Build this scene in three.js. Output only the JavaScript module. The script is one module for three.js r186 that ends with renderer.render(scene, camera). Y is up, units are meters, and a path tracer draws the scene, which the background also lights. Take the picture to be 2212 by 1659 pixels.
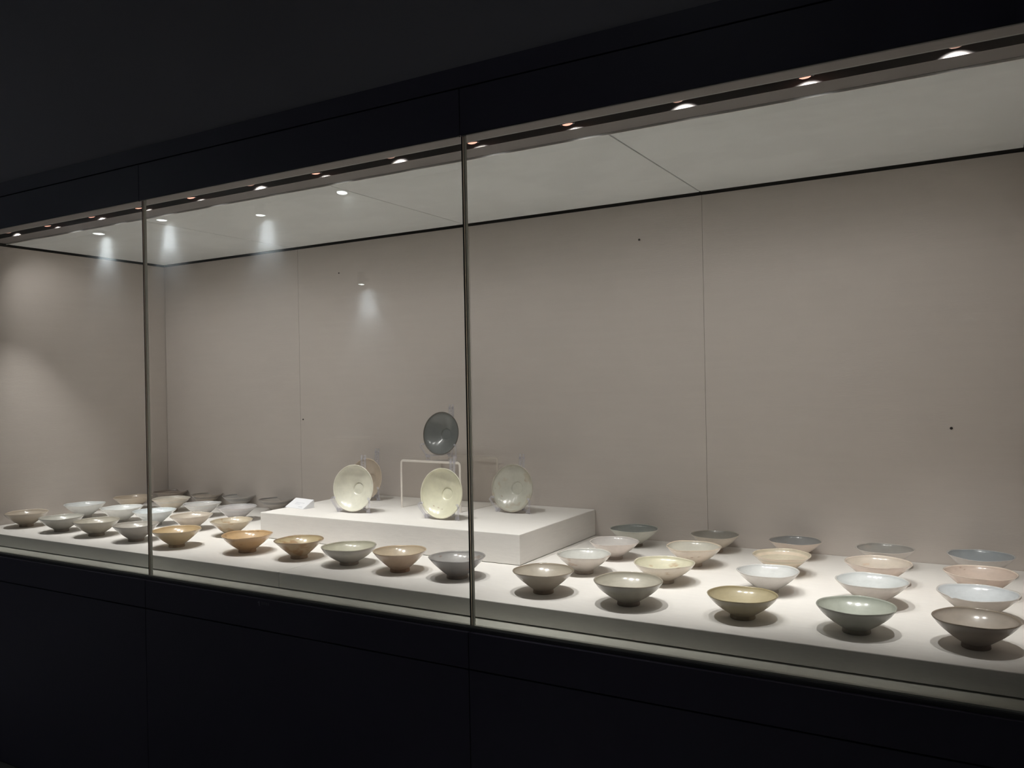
import * as THREE from 'three';
import { RoundedBoxGeometry } from 'three/addons/geometries/RoundedBoxGeometry.js';
import { RectAreaLightUniformsLib } from 'three/addons/lights/RectAreaLightUniformsLib.js';
import { mergeGeometries, toCreasedNormals } from 'three/addons/utils/BufferGeometryUtils.js';

// ------------------------------------------------------------------ camera, light levels, exposure
RectAreaLightUniformsLib.init();
const scene = new THREE.Scene();
scene.background = new THREE.Color(0x000000);
const camera = new THREE.PerspectiveCamera(49.965, 2212 / 1659, 0.05, 60);
camera.position.set(1.891, 1.543, 1.901);
camera.rotation.order = 'YXZ';
camera.rotation.set(0.00043, 0.52797, -0.01884);
scene.add(camera);
const renderer = new THREE.WebGLRenderer({ antialias: true });
renderer.toneMapping = THREE.LinearToneMapping;
renderer.toneMappingExposure = 1.19;
renderer.shadowMap.enabled = true;
renderer.shadowMap.type = THREE.PCFSoftShadowMap;
const SPOT = 2.28, SPOT_COLOR = [1.0, 0.97, 0.935], SPOT_HALF = 0.455, SPOT_SOFT = 1;        // the track spotlights of the case: beam
const WALL_FILL = 0.245, WALL_FILL_HALF = 0.82, WALL_FILL_SOFT = 1;                                     // and wide fill added at the same lenses, turned to brighten the walls
const GALLERY_FILL = 5, DOWN = 2.6, DOWN_WIDE = 0.5, DOWN_COLOR = [0.86, 0.95, 1.0];                                          // added gallery fill for the casing, and the downlights across the gallery

// ------------------------------------------------------------------ small helpers
const lin = (r, g, b) => new THREE.Color().setRGB(r, g, b);
function rng(seed) { let a = seed >>> 0; return () => { a = (a + 0x6d2b79f5) >>> 0; let t = a; t = Math.imul(t ^ (t >>> 15), t | 1); t ^= t + Math.imul(t ^ (t >>> 7), t | 61); return ((t ^ (t >>> 14)) >>> 0) / 4294967296; }; }
function hash3(x, y, z) { let h = Math.imul(x, 374761393) ^ Math.imul(y, 668265263) ^ Math.imul(z, 2147483647 ^ 0x5bd1e995); h = Math.imul(h ^ (h >>> 13), 1274126177); return ((h ^ (h >>> 16)) >>> 0) / 4294967296; }
function noise3(x, y, z) {
  const X = Math.floor(x), Y = Math.floor(y), Z = Math.floor(z), s = t => t * t * (3 - 2 * t);
  const u = s(x - X), v = s(y - Y), w = s(z - Z), L = (a, b, t) => a + (b - a) * t;
  return L(L(L(hash3(X, Y, Z), hash3(X + 1, Y, Z), u), L(hash3(X, Y + 1, Z), hash3(X + 1, Y + 1, Z), u), v),
    L(L(hash3(X, Y, Z + 1), hash3(X + 1, Y, Z + 1), u), L(hash3(X, Y + 1, Z + 1), hash3(X + 1, Y + 1, Z + 1), u), v), w);
}
const fbm = (x, y, z, n = 4) => { let s = 0, a = 0.5, t = 0; for (let i = 0; i < n; i++) { s += a * noise3(x, y, z); t += a; x = x * 2.03 + 11.3; y = y * 2.03 + 5.7; z = z * 2.03 + 3.1; a *= 0.5; } return s / t; };
const clamp01 = t => Math.min(1, Math.max(0, t));
const smooth = (a, b, t) => { t = clamp01((t - a) / (b - a)); return t * t * (3 - 2 * t); };
const used = {};
function numbered(name) { const n = used[name] = (used[name] ?? -1) + 1; return n ? `${name}_${String(n).padStart(3, '0')}` : name; }
function shade(o) { o.castShadow = o.receiveShadow = true; return o; }
function part(name, geometry, material, parent, label) {
  const m = shade(new THREE.Mesh(geometry, material)); m.name = name; parent.add(m); if (label) m.userData.label = label; return m;
}
function thing(name, label, category, [x, y, z] = [0, 0, 0], turn = 0, group) {
  const o = new THREE.Group(); o.name = numbered(name); o.position.set(x, y, z); o.rotation.y = turn;
  o.userData = { label, category }; if (group) o.userData.group = group; scene.add(o); return o;
}
function structure(name, geometry, material, label) {
  const o = geometry ? shade(new THREE.Mesh(geometry, material)) : new THREE.Group();
  o.name = name; o.userData = { kind: 'structure', label }; scene.add(o); return o;
}
// metric uv: project along the dominant axis of each face
function metric(g) {
  g = g.index ? g.toNonIndexed() : g;
  const p = g.attributes.position, uv = new Float32Array(p.count * 2), a = new THREE.Vector3(), b = new THREE.Vector3(), c = new THREE.Vector3(), n = new THREE.Vector3();
  for (let i = 0; i < p.count; i += 3) {
    a.fromBufferAttribute(p, i); b.fromBufferAttribute(p, i + 1); c.fromBufferAttribute(p, i + 2);
    n.copy(b).sub(a).cross(c.clone().sub(a)); const X = Math.abs(n.x), Y = Math.abs(n.y), Z = Math.abs(n.z);
    [a, b, c].forEach((q, k) => { const [u, v] = Y >= X && Y >= Z ? [q.x, q.z] : X >= Z ? [q.z, q.y] : [q.x, q.y]; uv[(i + k) * 2] = u; uv[(i + k) * 2 + 1] = v; });
  }
  g.setAttribute('uv', new THREE.BufferAttribute(uv, 2)); return g;
}
function box(x0, x1, y0, y1, z0, z1, r = 0) {
  const g = r ? new RoundedBoxGeometry(x1 - x0, y1 - y0, z1 - z0, 2, r) : new THREE.BoxGeometry(x1 - x0, y1 - y0, z1 - z0);
  g.translate((x0 + x1) / 2, (y0 + y1) / 2, (z0 + z1) / 2); return metric(g);
}
function grey(size, fn, repeatMetres) {
  const d = new Uint8Array(size * size * 4);
  for (let y = 0; y < size; y++) for (let x = 0; x < size; x++) { const v = Math.round(255 * clamp01(fn(x / size, y / size))); d.set([v, v, v, 255], (y * size + x) * 4); }
  const t = new THREE.DataTexture(d, size, size, THREE.RGBAFormat); t.magFilter = t.minFilter = THREE.LinearFilter; t.wrapS = t.wrapT = THREE.RepeatWrapping;
  t.repeat.set(1 / repeatMetres, 1 / repeatMetres); t.needsUpdate = true; return t;
}
// tileable noise from wrapped lattice
const tile = (u, v, f, s) => { const a = u * Math.PI * 2, b = v * Math.PI * 2, r = f / 6.283; return fbm(Math.cos(a) * r + s, Math.sin(a) * r + Math.cos(b) * r + s * 2, Math.sin(b) * r + s * 3, 4); };

// ------------------------------------------------------------------ materials
const std = (color, roughness, o = {}) => new THREE.MeshStandardMaterial({ color, roughness, ...o });
const clothBump = grey(512, (u, v) => {                                      // linen stretched over board: long slubs and a fine weave
  const slub = tile(u * 1, v, 40, 3); const w = 0.5 + 0.25 * Math.sin(v * Math.PI * 2 * 128) + 0.15 * Math.sin(u * Math.PI * 2 * 96);
  const streak = noise3(u * 24, v * 150, 7) * 0.6 + noise3(u * 60, v * 256, 9) * 0.4; return 0.12 * w + 0.58 * streak + 0.3 * slub;
}, 0.3);
const clothTone = grey(512, (u, v) => 0.93 + 0.07 * (noise3(u * 14, v * 120, 21) * 0.5 + noise3(u * 40, v * 240, 33) * 0.5), 0.5);
const wallTone = grey(512, (u, v) => 0.94 + 0.06 * (0.6 * tile(u, v, 14, 5) + 0.4 * noise3(u * 10, v * 130, 15)), 1.3);
const wallBump = grey(512, (u, v) => 0.5 * noise3(u * 30, v * 200, 41) + 0.5 * tile(u, v, 120, 8), 0.5);
const smudge = grey(512, (u, v) => { const a = tile(u, v, 9, 17); return 0.955 + 0.045 * smooth(0.35, 0.65, a + 0.18 * (noise3(u * 30, v * 60, 51) - 0.5)); }, 1.7);
const M = {
  cloth: std(lin(0.885, 0.86, 0.825), 0.95, { map: clothTone, bumpMap: clothBump, bumpScale: 0.00035 }),
  wall: std(lin(0.705, 0.648, 0.602), 0.95, { map: wallTone, bumpMap: wallBump, bumpScale: 0.0003 }),
  ceiling: std(lin(0.90, 0.935, 0.935), 0.7, { map: smudge }),
  soffit: std(lin(0.27, 0.25, 0.245), 0.7),
  slot: std(lin(0.02, 0.02, 0.0215), 0.7),
  lip: std(lin(0.36, 0.36, 0.37), 0.4, { metalness: 0.3 }),
  lipWhite: std(lin(0.9, 0.9, 0.88), 0.5),
  sill: std(lin(0.60, 0.60, 0.535), 0.6, { map: clothTone }),
  gap: std(lin(0.035, 0.034, 0.03), 0.9),
  black: std(lin(0.056, 0.05, 0.088), 0.5),
  blackMetal: std(lin(0.014, 0.014, 0.015), 0.4, { metalness: 0.2 }),
  channel: std(lin(0.10, 0.10, 0.11), 0.45, { metalness: 0.5 }),
  seal: std(lin(0.006, 0.006, 0.006), 0.5),
  glassEdge: new THREE.MeshPhysicalMaterial({ color: lin(0.86, 0.80, 0.72), roughness: 1, transmission: 0.9, thickness: 0, ior: 1.5 }),
  chamfer: std(lin(0.72, 0.72, 0.66), 0.4),  // pale colour stands in for light caught on the pane edge
  glass: new THREE.MeshPhysicalMaterial({ color: lin(0.985, 0.992, 0.986), roughness: 0, transmission: 1, thickness: 0, ior: 1.5 }),
  acrylicSheet: new THREE.MeshPhysicalMaterial({ color: lin(0.97, 0.965, 0.955), roughness: 0, transmission: 1, thickness: 0, ior: 1.49 }),
  acrylicEdge: new THREE.MeshPhysicalMaterial({ color: lin(0.96, 0.91, 0.85), roughness: 0.8, transmission: 0.25, thickness: 0, ior: 1.49 }),  // pale cream stands in for light piped out at the cut edges
  acrylic: new THREE.MeshPhysicalMaterial({ color: lin(0.93, 0.93, 0.96), roughness: 0.08, transmission: 0.84, thickness: 0, ior: 1.49 }),
  card: std(lin(0.86, 0.87, 0.90), 0.6),
  galleryWall: std(lin(0.29, 0.276, 0.318), 0.9),
  opposite: std(lin(0.62, 0.62, 0.62), 0.9),
  galleryFloor: std(lin(0.26, 0.25, 0.24), 0.5),
  galleryCeiling: std(lin(0.2, 0.2, 0.21), 0.9),
  ledge: std(lin(0.85, 0.85, 0.80), 0.5),
  glaze: new THREE.MeshPhysicalMaterial({ color: 0xffffff, vertexColors: true, roughness: 0.5, clearcoat: 1, clearcoatRoughness: 0.17, ior: 1.5 }),
  foot: std(0xffffff, 0.75, { vertexColors: true }),
  nail: std(lin(0.03, 0.025, 0.022), 0.8),
};

// ------------------------------------------------------------------ the room and the case as structure
const XL = -2.093, XR = 2.0, ZB = -1.1005, YC = 2.2412, YS = 0.88, YP = 0.9345, ZF = -0.0668;
const S = [-2.131, -0.7456, 0.6394, 2.0244];                                // where the glass panes meet
const H = 3.22, ZO = 3.41;                                                   // gallery ceiling, wall opposite
structure('floor', box(-9, 6, -0.06, 0, -1.4, 5.2), M.galleryFloor, 'dark floor of the gallery');
structure('ceiling', box(-9, 6, H, H + 0.06, -1.4, 5.2), M.galleryCeiling, 'dark ceiling of the gallery');
structure('wall_opposite', box(-9, 6, 0, H, ZO, ZO + 0.1), M.opposite, 'pale gallery wall facing the case');
structure('wall_far_left', box(-9.1, -9, 0, H, -1.4, 5.2), M.galleryWall, 'dark end wall of the gallery');
structure('wall_far_right', box(6, 6.1, 0, H, -1.4, 5.2), M.galleryWall, 'dark end wall of the gallery');
structure('wall_upper', box(-9, 6, 2.4185, H, -0.12, 0), M.galleryWall, 'dark grey wall above the display case');
structure('wall_beside_left', box(-9, S[0] - 0.004, 0, 2.4185, -0.12, 0), M.galleryWall, 'dark gallery wall left of the case');
structure('wall_beside_right', box(S[3] + 0.004, 6, 0, 2.4185, -0.12, 0), M.galleryWall, 'dark gallery wall right of the case');
structure('wall_shell', box(-9, 6, 0, H, -1.4, -1.3), M.galleryWall, 'wall closing the space behind the case');
const ZBACK = -1.3;
// back wall of the case: butted boards on a dark batten
const back = structure('wall_back', null, null, 'grey beige back wall of the display case');
const seams = [XL, -1.0765, -0.0615, 0.97, XR];
for (let i = 0; i < 4; i++) part('panel', box(seams[i] + (i ? 0.0006 : 0.003), seams[i + 1] - 0.0006, YS, YC - 0.0095, ZB - 0.02, ZB), M.wall, back);
part('batten', box(XL, XR, 0.5, 2.22, ZB - 0.04, ZB - 0.0205), M.gap, back);
for (const [x, y, r] of [[-0.808, 2.092, 0.0035], [0.722, 2.0917, 0.0045], [-1.0585, 1.389, 0.004], [1.7737, 1.3754, 0.0045]]) {
  const g = new THREE.CylinderGeometry(r, r * 0.8, 0.003, 10); g.rotateX(Math.PI / 2); g.translate(x, y, ZB + 0.001); part('nail_head', g, M.nail, back);
}
part('shadow_gap', box(XL - 0.02, XR, YC - 0.0093, YC + 0.03, ZB - 0.02, ZB - 0.004), M.gap, back);
structure('trim_6', box(XL - 0.04, XL - 0.004, YC - 0.0093, 2.3, ZB - 0.04, -0.2), M.gap, 'dark shadow gap along the top of the left end wall');
structure('wall_left', box(XL - 0.04, XL, 0.5, YC - 0.0095, ZB - 0.04, -0.014), M.wall, 'grey beige left end wall of the display case');
structure('wall_right', box(XR, XR + 0.022, 0.5, 2.3, ZB - 0.04, -0.014), M.wall, 'grey beige right end wall of the display case');
// ceiling of the case: four white lay-in panels with dark joints, and a dark void above them
const cc = structure('ceiling_case', null, null, 'white panelled ceiling of the display case');
part('front_lip', box(XL + 0.004, XR - 0.004, 2.2402, 2.2515, -0.2478, -0.2447, 0.0008), M.lipWhite, cc);
const cs = [XL + 0.013, -1.105, -0.0775, 0.9685, XR - 0.013];
for (let i = 0; i < 4; i++) part('panel', box(cs[i] + 0.0024, cs[i + 1] - 0.0024, YC, YC + 0.012, ZB + 0.0135, -0.248, 0.0012), M.ceiling, cc);
part('void_board', box(XL, XR, YC + 0.0125, YC + 0.022, ZB, -0.2448), M.gap, cc);
// lighting slot along the front of the ceiling
structure('trim_1', box(XL, XR, YC, YC + 0.02, -0.0855, -0.0135), M.soffit, 'narrow grey soffit strip behind the glass');
structure('trim_2', box(XL, XR, YC + 0.005, YC + 0.03, -0.2446, -0.163), M.soffit, 'grey brown soffit strip between light slot and ceiling panels');
structure('trim_3', box(XL, XR, YC + 0.003, YC + 0.012, -0.0995, -0.0856), M.lip, 'thin metal lip along the light slot');
const slot = structure('trim_4', null, null, 'dark recess of the light slot');
part('rear_board', box(XL, XR, YC + 0.03, 2.41, -0.169, -0.163), M.slot, slot);
part('front_board', box(XL, XR, YC + 0.02, 2.41, -0.091, -0.0855), M.slot, slot);
part('top_board', box(XL, XR, 2.4, 2.412, -0.163, -0.091), M.slot, slot);
// deck under the platform, seen as a pale sill behind the glass
structure('trim_5', box(XL, XR, 0.86, YS, ZB, -0.0015), M.sill, 'pale sill along the foot of the glass');
// glass
for (let i = 0; i < 3; i++) {
  const w = structure(`window_${i + 1}`, null, null, ['left glass pane of the case', 'middle glass pane of the case', 'right glass pane of the case'][i]);
  part('pane', box(S[i] + (i ? 0.0045 : 0.002), S[i + 1] - 0.0062, 0.8765, 2.252, -0.0125, -0.0025), M.glass, w);
  if (i < 2) {
    const s = S[i + 1];
    part('seal', box(s - 0.0062, s - 0.0022, 0.8765, 2.252, -0.0045, -0.0018), M.seal, w);
    part('glass_edge', box(s - 0.0022, s + 0.0017, 0.8765, 2.252, -0.0042, -0.0022), M.glassEdge, w);
    part('seal', box(s + 0.0017, s + 0.0033, 0.8765, 2.252, -0.0043, -0.002), M.seal, w);
    part('chamfer', box(s + 0.0033, s + 0.0045, 0.8765, 2.252, -0.0124, -0.0021), M.chamfer, w);
  }
}
// ------------------------------------------------------------------ casing: black fascia above, black base below
const fascia = thing('case_fascia', 'black panelled fascia running along the top of the glass', 'fascia');
for (let i = 0; i < 3; i++) part('panel', box(S[i] + 0.0012, S[i + 1] - 0.0012, 2.229, 2.3565, -0.0012, 0.014, 0.0008), M.black, fascia);
part('top_strip', box(S[0], S[3], 2.3605, 2.417, -0.0012, 0.014, 0.0008), M.black, fascia);
part('backing', box(S[0], S[3], 2.2535, 2.417, -0.013, -0.0012), M.seal, fascia);
for (let i = 0; i < 3; i++) part('edge_strip', box(S[i] + 0.004, S[i + 1] - 0.004, 2.2265, 2.2289, 0.006, 0.0135), M.channel, fascia);
const base = thing('case_cabinet', 'black panelled lower cabinet of the display case below the glass', 'cabinet');
for (let i = 0; i < 3; i++) part('rail', box(S[i] + 0.0012, S[i + 1] - 0.0012, 0.7665, 0.8655, 0.0062, 0.018, 0.0008), M.black, base);
for (let i = 0; i < 3; i++) part('panel', box(S[i] + 0.0012, S[i + 1] - 0.0012, 0.012, 0.7625, 0.0062, 0.018, 0.0008), M.black, base);
part('channel', box(S[0], S[3], 0.845, 0.8755, -0.0014, 0.006), M.channel, base, 'dark grey metal channel holding the glass');
part('carcass', box(S[0], S[3], 0.0, 0.8445, -0.02, 0.006), M.seal, base);
{ // faint maker's mark printed on the rail
  const c = document.createElement('canvas'); c.width = 256; c.height = 96; const x = c.getContext('2d'); x.clearRect(0, 0, 256, 96); x.fillStyle = '#8a8794';
  x.beginPath(); x.moveTo(14, 40); x.lineTo(46, 8); x.lineTo(58, 20); x.lineTo(58, 88); x.lineTo(38, 88); x.lineTo(38, 44); x.lineTo(24, 50); x.fill();
  for (let k = 0; k < 4; k++) { x.fillRect(84 + k * 38, 22, 30, 7); x.fillRect(84 + k * 38, 40, 30, 6); x.fillRect(94 + k * 38, 20, 6, 42); x.fillRect(86 + k * 38, 56, 26, 6); }
  const t = new THREE.CanvasTexture(c); t.colorSpace = THREE.SRGBColorSpace;
  const g = new THREE.PlaneGeometry(0.064, 0.02); g.translate(-0.148, 0.8512, 0.01822);
  part('mark', g, new THREE.MeshStandardMaterial({ map: t, transparent: true, color: lin(0.75, 0.75, 0.8), roughness: 0.6 }), base, 'small faint grey printed mark');
}
// ------------------------------------------------------------------ platform, riser
for (const [x0, x1, side] of [[XL + 0.002, -0.1675, 'left'], [-0.1658, XR - 0.002, 'right']]) {
  const t = thing('display_platform', side === 'left' ? 'low cloth covered white platform, left half up to the seam' : 'low cloth covered white platform, right half from the seam on', 'platform');
  part('board', box(x0, x1, YS + 0.0035, YP, ZB + 0.002, ZF, 0.0025), M.cloth, t);
  part('recessed_foot', box(x0 + 0.01, x1 - 0.01, YS + 0.0002, YS + 0.0036, ZB + 0.004, ZF - 0.012), M.gap, t);
}
const RY = 1.0389;
const riser = thing('display_riser', 'cloth covered white block riser carrying the upright bowls', 'riser');
part('block', box(-0.710, 0.5138, YP + 0.0016, RY, ZB + 0.0015, -0.4914, 0.003), M.cloth, riser);
part('recessed_foot', box(-0.704, 0.508, YP, YP + 0.0018, ZB + 0.004, -0.497), M.gap, riser);

// ------------------------------------------------------------------ track spotlights
const track = thing('lighting_track', 'black lighting track hidden in the slot above the glass', 'lighting track');
part('rail', box(XL + 0.02, XR - 0.02, 2.375, 2.3995, -0.135, -0.109), M.blackMetal, track);
const lensMat = new THREE.MeshStandardMaterial({ color: lin(0.3, 0.2, 0.18), roughness: 0.3, emissive: lin(1.0, 0.44, 0.32), emissiveIntensity: 1.3 });
const lensDim = new THREE.MeshStandardMaterial({ color: lin(0.3, 0.25, 0.22), roughness: 0.3, emissive: lin(1.0, 0.5, 0.38), emissiveIntensity: 0.35 });
// x, where it points (x, z on the platform plane), strength, how its lens looks from the front
const heads = [
  [-1.835, -1.92, -0.46, 0.85, 'dark'], [-1.537, -1.6, -0.42, 0.86, 'pink'], [-1.231, -1.3, -0.52, 0.82, 'faint'], [-0.933, -1.0, -0.42, 0.9, 'pink'],
  [-0.632, -0.62, -0.40, 0.9, 'pink'], [-0.321, -0.36, -0.6, 0.72, 'dark'], [-0.017, -0.05, -0.44, 0.72, 'pink'], [0.295, 0.25, -0.58, 0.68, 'dark'],
  [0.595, 0.62, -0.38, 0.85, 'pink'], [0.903, 0.96, -0.40, 1.0, 'pink'], [1.215, 1.25, -0.58, 0.74, 'dark'], [1.523, 1.55, -0.5, 0.70, 'faint'], [1.833, 1.8, -0.62, 0.9, 'dark']];
const LZ = -0.119;
const lathe = (pts, n = 28) => new THREE.LatheGeometry(pts.map(p => new THREE.Vector2(...p)), n);
heads.forEach(([x, tx, tz, k, look], i) => {
  const LY = look === 'pink' ? 2.2485 : look === 'faint' ? 2.25 : 2.2525;
  const o = new THREE.Vector3(x, LY, LZ), dir = new THREE.Vector3(tx, YP, tz).sub(o).normalize(), q = new THREE.Quaternion().setFromUnitVectors(new THREE.Vector3(0, -1, 0), dir);
  const n = i + 1, words = ['first', 'second', 'third', 'fourth', 'fifth', 'sixth', 'seventh', 'eighth', 'ninth', 'tenth', 'eleventh', 'twelfth', 'thirteenth'][i];
  const t = thing('track_spotlight', `black track spotlight ${look === 'pink' ? 'with glowing pink lens' : look === 'faint' ? 'with a faint pink glint' : 'with dark underside'} in the light slot, ${words} from left`, 'spotlight', [x, LY, LZ], 0, 'spotlights along the light slot');
  const turn = g => g.applyQuaternion(q);
  part('housing', turn(lathe([[0.0005, 0.072], [0.014, 0.072], [0.0185, 0.068], [0.0195, 0.06], [0.0195, 0.002], [0.0205, 0.0005], [0.0205, -0.001], [0.0172, -0.001], [0.0165, 0.010], [0.0005, 0.010]])), M.blackMetal, t);
  part('lens', turn(lathe([[0.0003, -0.0042], [0.007, -0.0036], [0.012, -0.0018], [0.0158, 0.0016], [0.0158, 0.0070], [0.0003, 0.0070]])), look === 'dark' ? lensDim : lensMat, t);
  const st = new THREE.CylinderGeometry(0.004, 0.004, 0.09, 10); st.translate(0, 0.1, 0); part('stem', st, M.blackMetal, t);
  part('adapter', new RoundedBoxGeometry(0.075, 0.014, 0.022, 2, 0.002).translate(0, 0.117, 0), M.blackMetal, t);
  part('yoke', new RoundedBoxGeometry(0.052, 0.006, 0.012, 2, 0.002).translate(0, 0.079, 0), M.blackMetal, t);
  const l = new THREE.SpotLight(lin(...SPOT_COLOR), SPOT * k, 0, SPOT_HALF, SPOT_SOFT, 2);
  l.position.copy(o).addScaledVector(dir, 0.0175); l.target.position.set(tx, YP, tz); l.castShadow = true; l.shadow.radius = 0.5; l.shadow.mapSize.set(1024, 1024); l.shadow.camera.near = 0.02;
  l.name = numbered('spot_beam'); scene.add(l, l.target);
  const w = new THREE.SpotLight(lin(...SPOT_COLOR), WALL_FILL * (i < 3 ? 1.25 : i > 5 && i < 9 ? 0.8 : 0.95), 0, WALL_FILL_HALF, WALL_FILL_SOFT, 2); w.position.copy(o).addScaledVector(dir, -0.002); w.target.position.set(x + (i === 0 ? -0.25 : 0), LY - 0.78, LZ - 0.9); w.castShadow = true; w.shadow.radius = 0.4; w.name = numbered('spot_wall_fill'); scene.add(w, w.target);  // wall fill added behind each beam, aimed back at the case wall
});
// ------------------------------------------------------------------ downlights on the gallery wall opposite, mirrored in the glass
const downMat = new THREE.MeshStandardMaterial({ color: lin(0.8, 0.8, 0.8), roughness: 0.4, emissive: lin(0.9, 1.0, 0.97), emissiveIntensity: 16 });
for (const [x, y, z, r, k, label] of [
  [-6.10, 3.185, 3.33, 0.05, 1.0, 'wall downlight across the gallery, mirrored at far left of the glass'],
  [-5.09, 3.208, 3.33, 0.043, 1.0, 'wall downlight across the gallery, mirrored just right of the left glass joint'],
  [-3.74, 3.095, 3.33, 0.038, 1.0, 'wall downlight across the gallery, mirrored in the middle pane above a long light streak'],
  [-2.585, 2.389, 3.33, 0.022, 0.5, 'small wall downlight across the gallery, mirrored on the back wall of the case']]) {
  const t = thing('wall_downlight', label, 'downlight', [x, y, z]);
  part('housing', lathe([[0.0005, 0.1], [r + 0.004, 0.1], [r + 0.007, 0.096], [r + 0.007, 0.0], [r + 0.002, 0.0], [r + 0.001, 0.006], [0.0005, 0.006]]), M.blackMetal, t);
  part('lens', lathe([[0.0003, -0.004], [r * 0.7, -0.002], [r, 0.003], [r, 0.0055], [0.0003, 0.0055]]), downMat, t);
  part('bracket', box(-0.015, 0.015, 0.03, 0.06, r + 0.005, ZO - z), M.blackMetal, t);
  for (const [power, cone] of [[DOWN * k, 0.7], [DOWN_WIDE * k, 1.36]]) {                    // narrow beam and wide spill of one lens
    const l = new THREE.SpotLight(lin(...DOWN_COLOR), power, 0, cone, 1, 2); l.position.set(x, y - 0.012, z); l.target.position.set(x, y - 1, z + 0.06); l.castShadow = true; l.shadow.radius = 0.4; l.name = numbered('wall_beam'); scene.add(l, l.target);
  }
}
{ // a fourth fitting hangs from the ceiling and is tipped towards the case
  const t = thing('ceiling_spotlight', 'round white spotlight across the gallery, mirrored on the ceiling joint of the case', 'spotlight', [-2.79, 3.2, 3.345]);
  const q = new THREE.Quaternion().setFromUnitVectors(new THREE.Vector3(0, -1, 0), new THREE.Vector3(0.1, -0.85, -0.1).normalize());
  part('housing', lathe([[0.0005, 0.09], [0.05, 0.09], [0.052, 0.086], [0.052, 0.0], [0.046, 0.0], [0.045, 0.006], [0.0005, 0.006]]).applyQuaternion(q).translate(0, -0.03, 0), M.blackMetal, t);
  part('lens', lathe([[0.0003, -0.004], [0.026, -0.002], [0.037, 0.003], [0.037, 0.0055], [0.0003, 0.0055]]).applyQuaternion(q).translate(0, -0.03, 0), downMat, t);
}
// unseen ceiling lights added to lift the dark casing by bounce off the floor
for (const [x, where] of [[-3.2, 'towards the left end of the case'], [1.0, 'behind the viewer, facing the middle of the case']]) {
  const t = thing('added_gallery_light', `added unseen gallery ceiling light ${where}`, 'downlight', [x, H, 1.35]);
  part('housing', lathe([[0.0005, 0], [0.075, 0], [0.075, -0.012], [0.06, -0.014], [0.058, -0.004], [0.0005, -0.004]]), M.blackMetal, t);
  part('lens', lathe([[0.0003, -0.0095], [0.04, -0.0085], [0.0575, -0.0062], [0.0575, -0.0045], [0.0003, -0.0045]]), downMat, t);
  const l = new THREE.SpotLight(lin(0.9, 0.92, 1.0), GALLERY_FILL, 0, 0.52, 1, 2); l.position.set(x, H - 0.05, 1.35); l.target.position.set(x, 0, 1.5); l.castShadow = true; l.shadow.radius = 1.5; l.name = numbered('added_gallery_beam'); scene.add(l, l.target);
}
const ledge = thing('label_ledge', 'narrow white label ledge on the opposite wall, mirrored as a thin bright line', 'ledge');
part('shelf', box(-2.93, -2.56, 1.118, 1.134, 3.355, ZO, 0.002), M.ledge, ledge);
part('lip', box(-3.04, -2.62, 1.100, 1.108, 3.345, 3.356), M.ledge, ledge);

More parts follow.
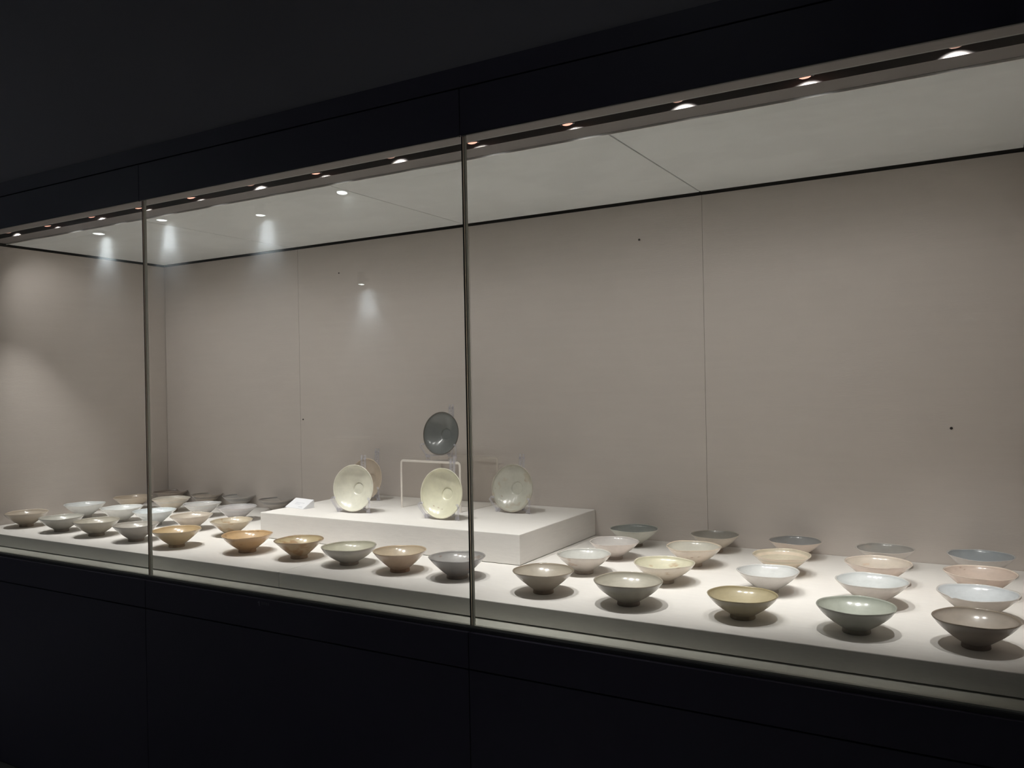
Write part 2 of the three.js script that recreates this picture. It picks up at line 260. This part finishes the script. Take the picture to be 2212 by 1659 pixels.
// ------------------------------------------------------------------ bowls
// one wheel-thrown bowl: body (outside, lip, inside with a sunk disc) and foot ring
function makeBowl(t, b) {
  const { R, h, rf, seed, out, ins, rim, spots = 0, stain, stains = 0, wob = 1, curve = 1.45, ridge = 1, well = 0.24, rings = 0.5, chip, depth } = b;
  const rand = rng(seed * 7919 + 13), N = 112, o = seed * 3.7;
  const hf = b.footH ?? h * 0.155, ph = [rand() * 6.28, rand() * 6.28, rand() * 6.28], wt = 0.0042 + 0.001 * rand();
  const prof = [];                                                             // [r, y, side, s]
  const rOut = s => rf * 0.95 + (R - rf * 0.95) * (1 - Math.pow(1 - s, curve)) + R * 0.022 * smooth(0.86, 1, s);
  const K = 20;
  for (let i = 0; i <= K; i++) { const s = i / K; prof.push([rOut(s) / 1.022, hf + (h - hf) * s, 0, s]); }
  const rr = prof[K][0];
  prof.push([rr - wt * 0.12, h + 0.0009, 1, 1], [rr - wt * 0.42, h + 0.0013, 1, 1], [rr - wt * 0.75, h + 0.0006, 1, 1]);
  const floorY = depth ? h - depth : hf + wt * 1.1;
  for (let i = 0; i <= 24; i++) {
    const s = 1 - i / 24, y = floorY + 0.003 + (h - 0.0008 - floorY - 0.003) * s, rin = R * well + (rr - wt - R * well) * (1 - Math.pow(1 - s, Math.max(curve + 0.12, 1.5)));
    prof.push([rin, y, 2, s]);
  }
  prof.push([R * well * 0.97, floorY + 0.0004, 3, 0], [R * well * 0.93, floorY, 3, 0], [R * well * 0.6, floorY, 3, 0], [R * well * 0.3, floorY + 0.0003, 3, 0], [0.0004, floorY + 0.0005, 3, 0]);
  const pos = [], col = [], idx = [], P = prof.length, mix = (a, c, t) => [a[0] + (c[0] - a[0]) * t, a[1] + (c[1] - a[1]) * t, a[2] + (c[2] - a[2]) * t];
  const specks = []; for (let i = 0; i < spots; i++) specks.push([rand() * 6.283, 0.25 + 0.75 * rand(), rand() < 0.5 ? 0 : 2, 0.03 + 0.05 * rand()]);
  if (b.marks) specks.push(...b.marks);
  for (let j = 0; j < P; j++) for (let i = 0; i < N; i++) {
    const th = i / N * Math.PI * 2; let [r, y, side, s] = prof[j];
    const w = 0.6 * wob * s * s; let k = 1 + w * (0.012 * Math.cos(2 * th + ph[0]) + 0.006 * Math.cos(3 * th + ph[1]) + 0.004 * (noise3(Math.cos(th) * 3 + o, Math.sin(th) * 3, 2) - 0.5));
    if (side !== 3) k += ridge * 0.004 * (noise3(y * 260 + o, Math.cos(th) * 0.8, Math.sin(th) * 0.8) - 0.5);
    if (chip && side <= 2 && s > 0.94) { const d = Math.abs(((th - chip + 9.4248) % 6.2832) - 3.1416); if (d < 0.12) y -= 0.004 * (1 - d / 0.12) * smooth(0.94, 1, s); }
    y += w * 0.0016 * (Math.cos(2 * th + ph[2]) + 0.6 * Math.cos(5 * th + ph[1]));
    const X = Math.cos(th) * r * k, Z = Math.sin(th) * r * k; pos.push(X, y, Z);
    let c = side === 0 ? out : side === 1 ? (rim ?? mix(out, ins, 0.5)) : ins;
    if (rim && side !== 3 && side !== 1 && s > 0.965) c = mix(c, rim, 0.75);
    const cloud = fbm(X * 45 + o, y * 45, Z * 45, 3), fine = noise3(X * 420 + o, y * 420, Z * 420), ring = noise3(y * 420 + o, Math.cos(th) * 1.2, Math.sin(th) * 1.2);
    let v = 1 + 0.22 * (cloud - 0.5) + 0.09 * (fine - 0.5) + (side < 3 ? 0.12 * rings * (ring - 0.5) : 0);
    if (stain && stains > 0) { const q = smooth(1 - stains * 0.6, 1 - stains * 0.6 + 0.12, fbm(X * 30 + o * 2, y * 55 + 3, Z * 30, 4) * 1.25); c = mix(c, stain, q * 0.8); }
    for (const [a, ss, sd, rad] of specks) if (sd === side || (sd === 2 && side === 3)) {
      const d = Math.hypot((((th - a + 9.4248) % 6.2832) - 3.1416) * (0.3 + 0.7 * s), (s - ss) * 1.4); if (d < rad) c = mix(c, [0.28, 0.13, 0.05], 0.85 * (1 - d / rad));
    }
    col.push(c[0] * v, c[1] * v, c[2] * v);
  }
  for (let j = 0; j < P - 1; j++) for (let i = 0; i < N; i++) { const a = j * N + i, c = j * N + (i + 1) % N, d = a + N, e = c + N; idx.push(a, d, c, c, d, e); }
  const g = new THREE.BufferGeometry(); g.setAttribute('position', new THREE.Float32BufferAttribute(pos, 3)); g.setAttribute('color', new THREE.Float32BufferAttribute(col, 3)); g.setIndex(idx); g.computeVertexNormals();
  part('body', g, M.glaze, t);
  // foot ring
  const fp = [[rf * 0.70, hf + 0.002], [rf * 0.70, 0.003], [rf * 0.74, 0.0004], [rf * 0.97, 0], [rf, 0.0012], [rf * 0.985, hf * 0.6], [rf * 0.96, hf + 0.0015]];
  const fpos = [], fcol = [], fidx = [], fn = 56, fc = b.foot ?? mix(out, [0.25, 0.17, 0.12], 0.45);
  for (let j = 0; j < fp.length; j++) for (let i = 0; i < fn; i++) {
    const th = i / fn * 6.28319, X = Math.cos(th) * fp[j][0], Z = Math.sin(th) * fp[j][0]; fpos.push(X, fp[j][1], Z);
    const v = 1 + 0.35 * (fbm(X * 90 + o, fp[j][1] * 90, Z * 90, 3) - 0.5) + 0.15 * (noise3(X * 500, fp[j][1] * 500, Z * 500 + o) - 0.5); fcol.push(fc[0] * v, fc[1] * v, fc[2] * v);
  }
  for (let j = 0; j < fp.length - 1; j++) for (let i = 0; i < fn; i++) { const a = j * fn + i, c = j * fn + (i + 1) % fn, d = a + fn, e = c + fn; fidx.push(a, d, c, c, d, e); }
  const f = new THREE.BufferGeometry(); f.setAttribute('position', new THREE.Float32BufferAttribute(fpos, 3)); f.setAttribute('color', new THREE.Float32BufferAttribute(fcol, 3)); f.setIndex(fidx);
  part('foot_ring', toCreasedNormals(f, 0.7), M.foot, t);
}
const RUST = [0.45, 0.24, 0.10], GLL = 'bowls on the platform left of the riser', GLR = 'bowls on the platform right of the riser', GF = 'bowls in the front row';
// x, z, radius, height, foot/radius, outside colour, inside colour, label, group, extras
const bowls = [
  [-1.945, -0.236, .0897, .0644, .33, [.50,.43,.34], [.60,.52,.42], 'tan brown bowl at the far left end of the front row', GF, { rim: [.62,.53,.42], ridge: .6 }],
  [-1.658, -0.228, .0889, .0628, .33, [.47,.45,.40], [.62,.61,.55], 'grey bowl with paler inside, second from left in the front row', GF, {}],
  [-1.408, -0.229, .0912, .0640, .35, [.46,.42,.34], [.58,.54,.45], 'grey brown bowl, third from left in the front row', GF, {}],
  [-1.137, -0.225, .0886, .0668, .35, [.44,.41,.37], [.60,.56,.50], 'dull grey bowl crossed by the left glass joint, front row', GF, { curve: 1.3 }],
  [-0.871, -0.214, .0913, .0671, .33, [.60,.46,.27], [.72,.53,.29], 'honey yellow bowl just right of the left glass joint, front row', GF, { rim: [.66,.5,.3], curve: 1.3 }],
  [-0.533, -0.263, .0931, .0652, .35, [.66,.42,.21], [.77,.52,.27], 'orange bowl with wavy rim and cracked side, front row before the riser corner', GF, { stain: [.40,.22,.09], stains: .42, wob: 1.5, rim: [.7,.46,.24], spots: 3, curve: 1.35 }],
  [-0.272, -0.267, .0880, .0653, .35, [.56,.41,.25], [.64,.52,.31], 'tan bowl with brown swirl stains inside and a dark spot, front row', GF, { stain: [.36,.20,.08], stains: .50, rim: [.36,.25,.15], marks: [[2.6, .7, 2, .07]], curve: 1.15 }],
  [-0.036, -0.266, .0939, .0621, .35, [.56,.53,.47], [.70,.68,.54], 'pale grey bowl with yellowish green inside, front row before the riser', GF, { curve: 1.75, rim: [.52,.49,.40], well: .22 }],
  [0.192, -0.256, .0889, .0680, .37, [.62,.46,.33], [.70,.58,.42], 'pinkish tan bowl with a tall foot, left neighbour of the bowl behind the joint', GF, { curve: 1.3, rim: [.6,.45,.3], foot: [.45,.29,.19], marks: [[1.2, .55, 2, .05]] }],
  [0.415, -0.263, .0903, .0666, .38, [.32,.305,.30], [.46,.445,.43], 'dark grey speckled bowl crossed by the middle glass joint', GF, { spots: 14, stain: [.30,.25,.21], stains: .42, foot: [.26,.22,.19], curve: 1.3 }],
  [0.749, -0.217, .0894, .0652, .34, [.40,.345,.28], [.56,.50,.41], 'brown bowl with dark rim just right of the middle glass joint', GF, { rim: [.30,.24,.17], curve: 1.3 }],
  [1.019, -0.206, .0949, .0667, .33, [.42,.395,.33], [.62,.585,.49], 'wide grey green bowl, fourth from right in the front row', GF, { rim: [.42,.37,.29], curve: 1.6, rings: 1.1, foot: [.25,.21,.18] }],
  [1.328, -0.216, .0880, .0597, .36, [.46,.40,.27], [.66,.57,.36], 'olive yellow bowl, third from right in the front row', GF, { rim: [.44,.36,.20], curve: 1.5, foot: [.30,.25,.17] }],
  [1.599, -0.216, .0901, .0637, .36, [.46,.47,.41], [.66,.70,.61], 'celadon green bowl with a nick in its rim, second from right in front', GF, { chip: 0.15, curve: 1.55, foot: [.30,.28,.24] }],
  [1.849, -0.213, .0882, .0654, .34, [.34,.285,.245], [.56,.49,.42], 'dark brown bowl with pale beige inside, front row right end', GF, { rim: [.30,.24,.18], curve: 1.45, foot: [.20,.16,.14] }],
  [-1.940, -0.515, .0922, .0655, .33, [.72,.73,.71], [.80,.83,.83], 'white bowl at the left end of the second row', GLL, { curve: 1.25 }],
  [-1.651, -0.513, .0934, .0663, .33, [.70,.70,.67], [.79,.81,.80], 'white bowl with grey side, second of the second row at left', GLL, { curve: 1.2 }],
  [-1.409, -0.511, .0932, .0662, .33, [.70,.73,.73], [.77,.83,.85], 'bluish white bowl behind the left glass joint, second row', GLL, { curve: 1.15 }],
  [-1.146, -0.502, .0886, .0629, .33, [.62,.54,.45], [.70,.62,.52], 'beige bowl behind the honey yellow bowl, second row', GLL, { curve: 1.15 }],
  [-0.871, -0.483, .0869, .0617, .33, [.58,.49,.36], [.68,.59,.44], 'sandy tan stained bowl behind the orange bowl, second row', GLL, { stain: [.42,.27,.14], stains: .42, curve: 1.2, spots: 4 }],
  [0.748, -0.496, .0872, .0606, .35, [.68,.62,.56], [.70,.70,.66], 'pinkish white bowl with clear foot beside the riser side, second row', GLR, { stain: [.52,.38,.28], stains: .34, curve: 1.4 }],
  [1.022, -0.485, .0915, .0603, .31, [.74,.66,.55], [.80,.765,.58], 'cream yellow bowl behind the wide grey green bowl', GLR, { stain: [.50,.36,.22], stains: .34, curve: 1.55, wob: 1.3 }],
  [1.326, -0.502, .0871, .0618, .33, [.74,.70,.66], [.78,.79,.78], 'white bowl behind the olive yellow bowl', GLR, { curve: 1.4, wob: 1.2 }],  // this and the next two: outsides tinted warm for bounced light
  [1.603, -0.488, .0923, .0656, .33, [.72,.66,.61], [.77,.80,.80], 'white bowl behind the celadon green bowl', GLR, { curve: 1.3, wob: 1.2 }],
  [1.850, -0.461, .0936, .0664, .33, [.72,.65,.59], [.78,.82,.85], 'blue white bowl with chipped rim behind the dark brown bowl', GLR, { curve: 1.25, wob: 1.3, chip: 2.2 }],
  [-1.944, -0.776, .0937, .0665, .33, [.62,.53,.42], [.58,.48,.37], 'brown tan bowl at the left end of the third row', GLL, { curve: 1.15 }],
  [-1.702, -0.823, .0923, .0656, .33, [.70,.63,.53], [.72,.68,.60], 'cream beige bowl just right of the left joint, third row', GLL, { curve: 1.15 }],
  [-1.409, -0.773, .0883, .0627, .33, [.72,.70,.68], [.78,.79,.78], 'off white bowl in the third row, between cream and lilac grey bowls', GLL, { curve: 1.1 }],
  [-1.152, -0.758, .0904, .0642, .33, [.66,.63,.63], [.68,.67,.67], 'lilac grey bowl, right end of the third row before the riser', GLL, { curve: 1.1 }],
  [0.751, -0.736, .0866, .0597, .33, [.76,.68,.63], [.74,.70,.67], 'pale pink bowl beside the riser side, third row', GLR, { curve: 1.3 }],
  [1.031, -0.743, .0902, .0645, .29, [.78,.68,.57], [.74,.71,.62], 'cream bowl with rust spots on its side, third row', GLR, { marks: [[1.35, .55, 0, .06], [1.05, .6, 0, .05], [1.6, .48, 0, .05], [1.0, .32, 0, .04]], curve: 1.5, wob: 1.4, rim: [.78,.66,.52] }],
  [1.313, -0.738, .0885, .0628, .33, [.78,.66,.52], [.74,.66,.51], 'light beige bowl behind the white bowl, third row', GLR, { curve: 1.15, marks: [[0.75, .5, 0, .06]] }],
  [1.591, -0.731, .0923, .0655, .33, [.78,.65,.57], [.76,.67,.57], 'pink beige bowl with paler inside, second from right in the third row', GLR, { curve: 1.2, stain: [.66,.50,.38], stains: .36 }],
  [1.852, -0.710, .0926, .0658, .33, [.78,.63,.54], [.76,.62,.53], 'pink bowl with rust flecks inside the rim, third row right end', GLR, { curve: 1.2, marks: [[4.1, .9, 2, .06], [3.85, .85, 2, .04], [4.2, .8, 2, .04]], rim: [.80,.68,.58] }],
  [-1.974, -1.026, .0883, .0627, .33, [.46,.38,.32], [.32,.26,.22], 'dim brown bowl in the back left corner', GLL, { curve: 1.1 }],  // back row from here: inside colours darkened for shade beyond the beams
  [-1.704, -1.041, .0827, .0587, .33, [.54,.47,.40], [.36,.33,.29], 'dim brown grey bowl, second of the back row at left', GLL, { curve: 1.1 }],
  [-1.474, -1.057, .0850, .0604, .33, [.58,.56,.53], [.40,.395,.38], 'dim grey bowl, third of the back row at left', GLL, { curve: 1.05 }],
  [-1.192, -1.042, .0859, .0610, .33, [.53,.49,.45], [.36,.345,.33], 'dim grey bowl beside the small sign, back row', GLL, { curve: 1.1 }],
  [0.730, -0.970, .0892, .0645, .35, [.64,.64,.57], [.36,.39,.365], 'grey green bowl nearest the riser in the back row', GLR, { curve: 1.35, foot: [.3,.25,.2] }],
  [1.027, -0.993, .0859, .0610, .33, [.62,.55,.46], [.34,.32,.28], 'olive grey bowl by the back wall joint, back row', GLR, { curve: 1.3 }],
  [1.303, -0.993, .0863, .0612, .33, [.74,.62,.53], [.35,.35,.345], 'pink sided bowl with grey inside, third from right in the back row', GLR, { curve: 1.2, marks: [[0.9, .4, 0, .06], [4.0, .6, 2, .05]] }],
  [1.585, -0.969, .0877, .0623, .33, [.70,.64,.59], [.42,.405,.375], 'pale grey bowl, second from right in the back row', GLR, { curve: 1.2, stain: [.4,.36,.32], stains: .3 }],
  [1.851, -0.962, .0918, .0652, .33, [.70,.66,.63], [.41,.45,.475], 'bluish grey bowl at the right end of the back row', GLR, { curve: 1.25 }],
];
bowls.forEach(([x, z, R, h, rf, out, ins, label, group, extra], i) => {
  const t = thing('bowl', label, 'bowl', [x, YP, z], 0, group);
  makeBowl(t, { R, h, rf: rf * R, out: group === GF ? out.map(v => v * 0.86) : out, ins: ins.map(v => v * 0.87), seed: i + 1, ...extra });  // front-row outsides darkened further to stand in for shade below the rim
});

// ------------------------------------------------------------------ clear easels and the upright bowls on them
const tube = (pts, r, n = 36, bend = 0.12) => new THREE.TubeGeometry(new THREE.CatmullRomCurve3(pts.map(p => new THREE.Vector3(...p)), false, 'catmullrom', bend), n, r, 8, false);
const ball = (x, y, z, r) => new THREE.SphereGeometry(r, 12, 8).translate(x, y, z);
const nonIndexed = g => g.index ? g.toNonIndexed() : g;
const join = a => mergeGeometries(a.map(nonIndexed));
let easelShapes;
function easel(pos, label) {
  easelShapes ??= {
    arms: [-1, 1].map(s => join([
      tube([[s * 0.078, 0.060, 0.003], [s * 0.084, 0.0615, 0.008], [s * 0.089, 0.053, 0.012], [s * 0.083, 0.034, 0.002], [s * 0.076, 0.016, -0.008], [s * 0.074, 0.0048, -0.012]], 0.0042, 48),
      tube([[s * 0.076, 0.014, -0.008], [s * 0.052, 0.0115, -0.02], [s * 0.022, 0.012, -0.058], [s * 0.010, 0.014, -0.078]], 0.0042, 30),
      tube([[s * 0.068, 0.0125, -0.012], [s * 0.062, 0.0045, -0.014]], 0.004, 6), ball(s * 0.078, 0.060, 0.003, 0.0048), ball(s * 0.074, 0.0048, -0.012, 0.0047), ball(s * 0.062, 0.0047, -0.014, 0.0046)])),
    posts: [-1, 1].map(s => join([new RoundedBoxGeometry(0.0105, 0.212, 0.005, 2, 0.0018).rotateX(-0.06).translate(s * 0.0078, 0.110, -0.087),
      ball(s * 0.0075, 0.2205, -0.0935, 0.0048), ball(s * 0.0075, 0.2085, -0.0905, 0.0044), ball(s * 0.0075, 0.0045, -0.079, 0.0045)])),
    rungs: [0, 1, 2, 3, 4, 5].map(k => new RoundedBoxGeometry(0.007, 0.004, 0.003, 1, 0.001).translate(0, 0.196 - k * 0.011, -0.0905 + k * 0.0006)).concat([new RoundedBoxGeometry(0.03, 0.006, 0.006, 1, 0.001).translate(0, 0.013, -0.08)]),
  };
  const t = thing('plate_stand', label, 'display stand', pos, 0, 'clear easels on the riser');
  for (const g of easelShapes.arms) part('arm', g, M.acrylic, t);
  for (const g of easelShapes.posts) part('post', g, M.acrylic, t);
  for (const g of easelShapes.rungs) part('rung', g, M.acrylic, t);
  return t;
}
const dishes = [
  // x, bottom y, bottom z, R, tilt, stand y, inside, outside, label, stand label, extras
  [-0.338, 1.0445, -0.625, .0942, .15, RY, [.80,.785,.67], [.72,.68,.58], 'pale cream bowl standing upright, front left on the riser', 'clear plastic easel under the pale cream bowl, front left on riser', { well: .25, turn: .15 }],
  [0.090, 1.0435, -0.630, .0950, .14, RY, [.82,.80,.62], [.74,.70,.56], 'cream yellow bowl standing upright in the middle, left of the glass joint', 'clear plastic easel under the cream yellow upright bowl', { turn: .03, well: .24, marks: [[2.0, .42, 2, .05], [2.3, .5, 2, .05], [1.7, .42, 2, .04]] }],
  [-0.103, 1.2545, -0.906, .0905, .15, 1.2385, [.235,.25,.245], [.22,.23,.22], 'dark blue grey glossy bowl standing upright on the clear table', 'clear plastic easel standing on the clear table', { rim: [.16,.14,.12], well: .26, smoothWall: 1 }],
  [0.256, 1.0435, -0.875, .0938, .14, RY, [.58,.575,.50], [.56,.54,.47], 'grey green spotted bowl standing upright at right on the riser', 'clear plastic easel under the grey green bowl at right', { well: .27, marks: [[2.6, .5, 2, .05], [3.1, .8, 2, .04], [5.6, .3, 2, .05]], rim: [.46,.43,.36], stain: [.5,.44,.34], stains: .4 }],
  [-0.532, 1.0440, -0.930, .0915, .14, RY, [.55,.46,.36], [.50,.42,.34], 'tan bowl standing upright, half hidden behind the pale cream bowl', 'clear plastic easel half hidden behind the pale cream bowl', { rim: [.66,.56,.44], well: .25 }],
];
dishes.forEach(([x, yb, zb, R, tilt, sy, ins, out, label, slabel, extra], i) => {
  const e = easel([x, sy, zb - 0.002], slabel); e.rotation.y = extra.turn ?? 0;
  const t = thing('upright_bowl', label, 'bowl', [x, yb, zb], extra.turn ?? 0, 'bowls standing upright on clear easels');
  const h = R * 0.62, inner = new THREE.Group();
  makeBowl(inner, { R, h, rf: R * 0.34, out, ins, seed: 101 + i, ridge: 0.4, wob: 0.5, curve: 1.35, rings: 0.25, ...extra });
  // axis +y of the bowl turned to look out of the case, leaning back by tilt, rim edge at the group's base
  const m = new THREE.Matrix4().makeTranslation(0, R * Math.cos(tilt), -R * Math.sin(tilt)).multiply(new THREE.Matrix4().makeRotationX(Math.PI / 2 - tilt)).multiply(new THREE.Matrix4().makeTranslation(0, -h, 0));
  for (const c of [...inner.children]) { c.geometry.applyMatrix4(m); t.add(c); }
});

// ------------------------------------------------------------------ clear table: one bent sheet with bright cut edges
{
  const W = 0.315, D = 0.262, Ht = 1.2385 - RY, th = 0.008, r = 0.016, t = thing('acrylic_table', 'clear bent acrylic table with bright cut edges on the riser', 'table', [-0.249, RY, -0.831], -0.0611);
  const s = new THREE.Shape(); s.moveTo(0, 0); s.lineTo(0, Ht - r); s.absarc(r, Ht - r, r, Math.PI, Math.PI / 2, true); s.lineTo(W - r, Ht); s.absarc(W - r, Ht - r, r, Math.PI / 2, 0, true); s.lineTo(W, 0); s.lineTo(W - th, 0);
  s.lineTo(W - th, Ht - r); s.absarc(W - r, Ht - r, r - th, 0, Math.PI / 2, false); s.lineTo(r, Ht - th); s.absarc(r, Ht - r, r - th, Math.PI / 2, Math.PI, false); s.lineTo(th, 0); s.lineTo(0, 0);
  const ex = (d, z) => new THREE.ExtrudeGeometry(s, { depth: d, bevelEnabled: false, curveSegments: 10 }).translate(0, 0, z);
  part('sheet', ex(D - 0.0064, -D + 0.0032), M.acrylicSheet, t);
  const rim = z => new THREE.ExtrudeGeometry(s, { depth: 0.0006, bevelEnabled: true, bevelThickness: 0.0012, bevelSize: 0.0009, bevelOffset: -0.0004, bevelSegments: 2, curveSegments: 10 }).translate(0, 0, z);
  part('cut_edge', rim(-0.0018), M.acrylicEdge, t); part('cut_edge', rim(-D + 0.0012), M.acrylicEdge, t);
}
// ------------------------------------------------------------------ small sign
{
  const w = 0.1265, d = 0.0565, h = 0.0337, t = thing('sign_block', 'small white wedge shaped label sign at the left end of the riser', 'sign', [-0.5956, RY, -0.6178], -0.1672);
  const s = new THREE.Shape(); s.moveTo(0, 0); s.lineTo(d, 0); s.lineTo(d, h); s.lineTo(0, 0.0012); s.lineTo(0, 0);
  const g = new THREE.ExtrudeGeometry(s, { depth: w, bevelEnabled: false }); g.rotateY(Math.PI / 2); g.translate(-w, 0, 0);     // shape x runs to -z
  part('wedge', g, M.card, t);
  const c = document.createElement('canvas'); c.width = 512; c.height = 256; const x = c.getContext('2d'); x.fillStyle = '#f2f3f7'; x.fillRect(0, 0, 512, 256); x.fillStyle = '#a9acb8';
  const rd = rng(5); const row = (y, x0, n, sz) => { for (let k = 0; k < n; k++) { const X = x0 + k * sz * 1.15; x.fillRect(X, y, sz * 0.9, 3); x.fillRect(X + sz * 0.1, y + sz * 0.4, sz * 0.75, 3); x.fillRect(X + sz * (0.2 + 0.3 * rd()), y, 3, sz * 0.9); if (rd() > 0.4) x.fillRect(X, y + sz * 0.8, sz * 0.9, 3); } };
  row(108, 150, 10, 21); row(146, 150, 8, 17); row(206, 330, 5, 20);
  const tx = new THREE.CanvasTexture(c); tx.colorSpace = THREE.SRGBColorSpace;
  const len = Math.hypot(d, h - 0.0012), face = new THREE.PlaneGeometry(w - 0.003, len - 0.002); face.rotateX(-Math.PI / 2 + Math.atan2(h - 0.0012, d)); face.translate(-w / 2, (h + 0.0012) / 2 + 0.0005, -d / 2 + 0.0003);
  part('printed_face', face, std(lin(1, 1, 1), 0.6, { map: tx }), t, 'sloping white face with faint grey print');
}
renderer.render(scene, camera);
